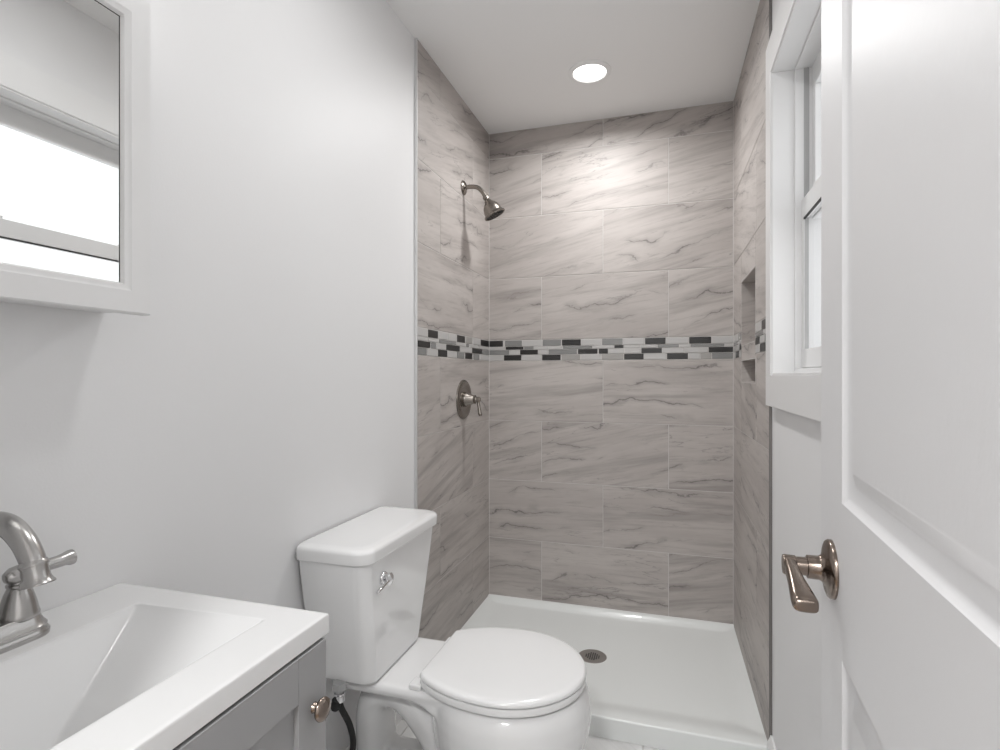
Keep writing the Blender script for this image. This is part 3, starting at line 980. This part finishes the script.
# sink top with a ramped rectangular basin
bm = new()
cx0, cx1, cy0, cy1 = XL + 0.001, -0.480, 0.216, 0.700
th = 0.0275
RB = [(-0.782, 0.280), (-0.557, 0.280), (-0.557, 0.652), (-0.782, 0.640)]   # rim of the basin
FB = [(-0.712, 0.395), (-0.590, 0.395), (-0.590, 0.462), (-0.712, 0.470)]    # bottom of the basin
def rnd_ring(C, r, z_, n=6):
    out = []
    m = len(C)
    for i in range(m):
        p, a, b = Vector((*C[i], 0)), Vector((*C[i-1], 0)), Vector((*C[(i+1) % m], 0))
        d1, d2 = (a-p).normalized(), (b-p).normalized()
        s0, s1 = p + d1*r, p + d2*r
        for k in range(n+1):
            q = k/n
            v = s0*(1-q)**2 + p*2*q*(1-q) + s1*q*q
            out.append(Vector((v.x, v.y, z_)))
    return out
def lerp_ring(q, z_, r):
    C = [((1-q)*a[0]+q*b[0], (1-q)*a[1]+q*b[1]) for a, b in zip(RB, FB)]
    return rnd_ring(C, r, z_)
out0 = [(cx0, cy0), (cx1, cy0), (cx1, cy1), (cx0, cy1)]
def inset(C, k):
    return [(C[0][0], C[0][1]+k), (C[1][0]-k, C[1][1]+k), (C[2][0]-k, C[2][1]-k), (C[3][0], C[3][1]-k)]
rg = [rnd_ring(inset(out0, 0.0), 0.003, CT-th), rnd_ring(out0, 0.003, CT-0.0035), rnd_ring(inset(out0, 0.0012), 0.003, CT-0.0010), rnd_ring(inset(out0, 0.0035), 0.003, CT)]
BD = 0.100
def grow(C, k):
    c = (sum(p[0] for p in C)/4, sum(p[1] for p in C)/4)
    return [(p[0] + (k if p[0] > c[0] else -k), p[1] + (k if p[1] > c[1] else -k)) for p in C]
rg += [rnd_ring(inset(out0, 0.008), 0.003, CT), rnd_ring(grow(RB, 0.006), 0.008, CT), rnd_ring(grow(RB, 0.002), 0.006, CT), rnd_ring(RB, 0.006, CT-0.0008)]
for q in (0.03, 0.12, 0.35, 0.65, 0.9, 1.0):
    rg.append(lerp_ring(q, CT - 0.003 - (BD-0.003)*(q**0.92), 0.006))
vs = loft(bm, rg, cap=False)
bm.faces.new(vs[-1])
# underside, open only where the basin hangs through
under = [vs[0]]
rg2 = [rnd_ring(out0, 0.003, CT-th), rnd_ring(grow(RB, 0.008), 0.010, CT-th), rnd_ring(grow(FB, 0.012), 0.012, CT-BD-0.012)]
v2 = loft(bm, rg2, cap=False)
bm.faces.new(v2[-1][::-1])
bmesh.ops.remove_doubles(bm, verts=bm.verts, dist=0.00005)
top = obj('sink_top', bm, M['cultured'], smooth=28)
tag(top, 'white one-piece sink top with a sloping rectangular basin, on the grey vanity', 'sink')
bm = new()
lathe(bm, (-0.651, 0.430, CT-BD-0.001), (0, 0, 1), [(0, 0.021), (0.003, 0.021), (0.004, 0.017), (0.003, 0.015), (0.006, 0.013), (0.007, 0.002)], 32)
obj('drain_stopper', bm, M['nickel'], top)

# faucet ---------------------------------------------------------------------
FX, FY = -0.832, 0.459
fa = thing('faucet', 'brushed nickel two-handle faucet with arched spout, on the white sink top', 'faucet', (FX, FY, CT))
bm = new()
rings = []
for h_, k in ((0.0, 0.0), (0.005, 0.0005), (0.008, -0.0015), (0.011, -0.003), (0.014, -0.0025), (0.018, -0.006), (0.024, -0.009), (0.029, -0.011), (0.031, -0.014)):
    rings.append(rrect(FX, FY, 0.0290+k, 0.0840+k, 0.0285+k, CT+h_, 10))
loft(bm, rings)
obj('base_plate', bm, M['nickel'], fa)
ZP = CT + 0.030
bm = new()
lathe(bm, (FX, FY, ZP-0.004), (0, 0, 1), [(0, 0.0215), (0.006, 0.0210), (0.012, 0.0185), (0.030, 0.0165), (0.040, 0.0160), (0.042, 0.0175), (0.046, 0.0175), (0.048, 0.0158)], 36)
tip = Vector((FX+0.121, FY, CT+0.118))
sp_ = smooth_path([(FX, FY, ZP+0.040), (FX+0.001, FY, CT+0.115), (FX+0.012, FY, CT+0.148), (FX+0.036, FY, CT+0.168), (FX+0.065, FY, CT+0.168), (FX+0.090, FY, CT+0.153), (FX+0.105, FY, CT+0.134), (FX+0.111, FY, CT+0.1205)], 8)
tube(bm, sp_, [0.0150, 0.0125], 24)
lathe(bm, sp_[-1] + Vector((-0.002, 0, 0.006)), (0.25, 0, -1), [(-0.004, 0.0130), (0.0, 0.0150), (0.002, 0.0150), (0.004, 0.0135), (0.016, 0.0140), (0.021, 0.0160), (0.024, 0.0180), (0.0255, 0.0178), (0.0255, 0.0150), (0.022, 0.0130)], 36)
obj('spout', bm, M['nickel'], fa)
for sgn in (-1, 1):
    hy = FY + sgn*0.0508
    bm = new()
    lathe(bm, (FX, hy, ZP-0.002), (0, 0, 1), [(0, 0.0225), (0.004, 0.0228), (0.008, 0.0215), (0.020, 0.0190), (0.032, 0.0155), (0.040, 0.0120), (0.042, 0.0135), (0.0445, 0.0135), (0.046, 0.0105), (0.050, 0.0090)], 36)
    h = obj('handle', bm, M['nickel'], fa)
    bm = new()
    zc_ = ZP + 0.054
    prof_ = ((-0.019, 0.003, 0), (-0.017, 0.007, 0), (-0.010, 0.0112, 0), (0, 0.0125, 0), (0.012, 0.0105, 0), (0.020, 0.0085, 0), (0.034, 0.0082, 0.001), (0.052, 0.0084, 0.001), (0.062, 0.0090, 0.002), (0.068, 0.0108, 0.002), (0.073, 0.0108, 0.002), (0.0745, 0.007, 0.002))
    tube(bm, [(FX+0.001, hy+sgn*a*0.93, zc_+0.001+c) for a, r, c in prof_], [r for a, r, c in prof_], 24)
    obj('lever', bm, M['nickel'], h)
bm = new()
lathe(bm, (FX-0.020, FY, ZP-0.004), (0, 0, 1), [(0, 0.0025), (0.060, 0.0025), (0.062, 0.006), (0.068, 0.006), (0.070, 0.003)], 16)
obj('lift_rod', bm, M['nickel'], fa)

# ---------------------------------------------------------------- mirror cabinet
XM = -0.793
MY0, MY1 = 0.250, 0.674
MZ0, MZ1 = H + 0.097, H + 0.596
mc = thing('mirror_cabinet', 'white framed mirror cabinet hung on the left wall above the sink', 'mirror', (XL, (MY0+MY1)/2, MZ0))
fw = 0.046
bm = new()
pr = [(0.012, XM-0.0215), (0.0, XM-0.020), (0.0, XM-0.003), (0.0022, XM), (fw-0.012, XM), (fw-0.007, XM-0.0025), (fw-0.003, XM-0.0035), (fw, XM-0.0085), (fw, XM-0.020), (fw-0.012, XM-0.0215), (0.012, XM-0.0215)]
rings = []
for a, x_ in pr:
    rings.append([Vector((x_, MY0+a, MZ0+a)), Vector((x_, MY1-a, MZ0+a)), Vector((x_, MY1-a, MZ1-a)), Vector((x_, MY0+a, MZ1-a))])
vs = loft(bm, rings, cap=False)
obj('frame', bm, M['frame'], mc, smooth=20)
bm = new()
box(bm, (XL, MY0+0.006, MZ0+0.006), (XM-0.0225, MY1-0.006, MZ1-0.006), 0.0015, 2)
obj('cabinet_body', bm, M['frame'], mc)
bm = new()
e = fw - 0.0025
box(bm, (XM-0.013, MY0+e, MZ0+e), (XM-0.0095, MY1-e, MZ1-e))
obj('mirror_glass', bm, M['mirror'], mc, smooth=0)
bm = new()
box(bm, (XM-0.0095, MY0+fw-0.0005, MZ0+fw-0.0005), (XM-0.0092, MY0+fw+0.0012, MZ1-fw+0.0005))
box(bm, (XM-0.0095, MY1-fw-0.0012, MZ0+fw-0.0005), (XM-0.0092, MY1-fw+0.0005, MZ1-fw+0.0005))
box(bm, (XM-0.0095, MY0+fw, MZ1-fw-0.0012), (XM-0.0092, MY1-fw, MZ1-fw+0.0005))
obj('mirror_seam', bm, M['gasket'], mc, smooth=0)

# vanity light above the mirror
vl = thing('vanity_light', 'three-lamp wall light above the framed mirror, outside the picture', 'wall light', (XL, 0.46, H+0.80))
bm = new(); box(bm, (XL, 0.25, H+0.79), (XL+0.02, 0.67, H+0.87), 0.004, 2); obj('back_plate', bm, M['nickel'], vl)
for k in range(3):
    yk = 0.30 + 0.16*k
    bm = new()
    tube(bm, smooth_path([(XL+0.015, yk, H+0.845), (XL+0.07, yk, H+0.875), (XL+0.112, yk, H+0.87), (XL+0.113, yk, H+0.855)], 6), 0.006, 12)
    lathe(bm, (XL+0.113, yk, H+0.868), (0, 0, -1), [(0, 0.012), (0.012, 0.026), (0.016, 0.027)], 24)
    obj('arm', bm, M['nickel'], vl)
    bm = new()
    lathe(bm, (XL+0.113, yk, H+0.853), (0, 0, -1), [(0, 0.027), (0.03, 0.036), (0.07, 0.044), (0.10, 0.050), (0.10, 0.048), (0.07, 0.042), (0.03, 0.034), (0.002, 0.025)], 32, cap=False)
    obj('lamp_shade', bm, M['bulb'], vl)

# ---------------------------------------------------------------- the hall behind the camera
def wallbox(name, lo, hi, mat='paint'):
    bm = new(); box(bm, lo, hi); return struct(name, bm, M[mat], smooth=0)
wallbox('floor_hall', (-1.2, -1.4, -0.12), (1.0, YF-0.12, -0.001), 'wood')
wallbox('ceiling_hall', (-1.2, -1.4, CEIL), (1.0, YF-0.12, CEIL+0.12), 'ceil')
wallbox('wall_hall_back', (-1.2, -1.5, -0.12), (1.0, -1.4, CEIL))
wallbox('wall_hall_left', (-1.3, -1.5, -0.12), (-1.2, YF-0.12, CEIL))
wallbox('wall_hall_right', (1.0, -1.5, -0.12), (1.1, YF-0.12, CEIL))
bm = new()
box(bm, (-1.2, YF-0.13, -0.12), (XL, YF-0.12+0.10, CEIL))
box(bm, (XR, YF-0.13, -0.12), (1.0, YF-0.12+0.10, CEIL))
struct('wall_hall_front', bm, M['paint'], smooth=0)
t = thing('added_hall_light', 'added round flush light in the unseen hall, filling the room through the doorway', 'ceiling light', (-0.2, -0.95, CEIL))  # added fixture to carry the hall fill, out of view
bm = new(); lathe(bm, (-0.2, -0.95, CEIL), (0, 0, -1), [(0, 0.15), (0.012, 0.15), (0.016, 0.145)], 40); obj('base', bm, M['nickel'], t)
bm = new(); lathe(bm, (-0.2, -0.95, CEIL-0.014), (0, 0, -1), [(0, 0.14), (0.020, 0.13), (0.034, 0.09), (0.040, 0.03), (0.041, 0.001)], 40); obj('lamp_shade', bm, M['bulb'], t)
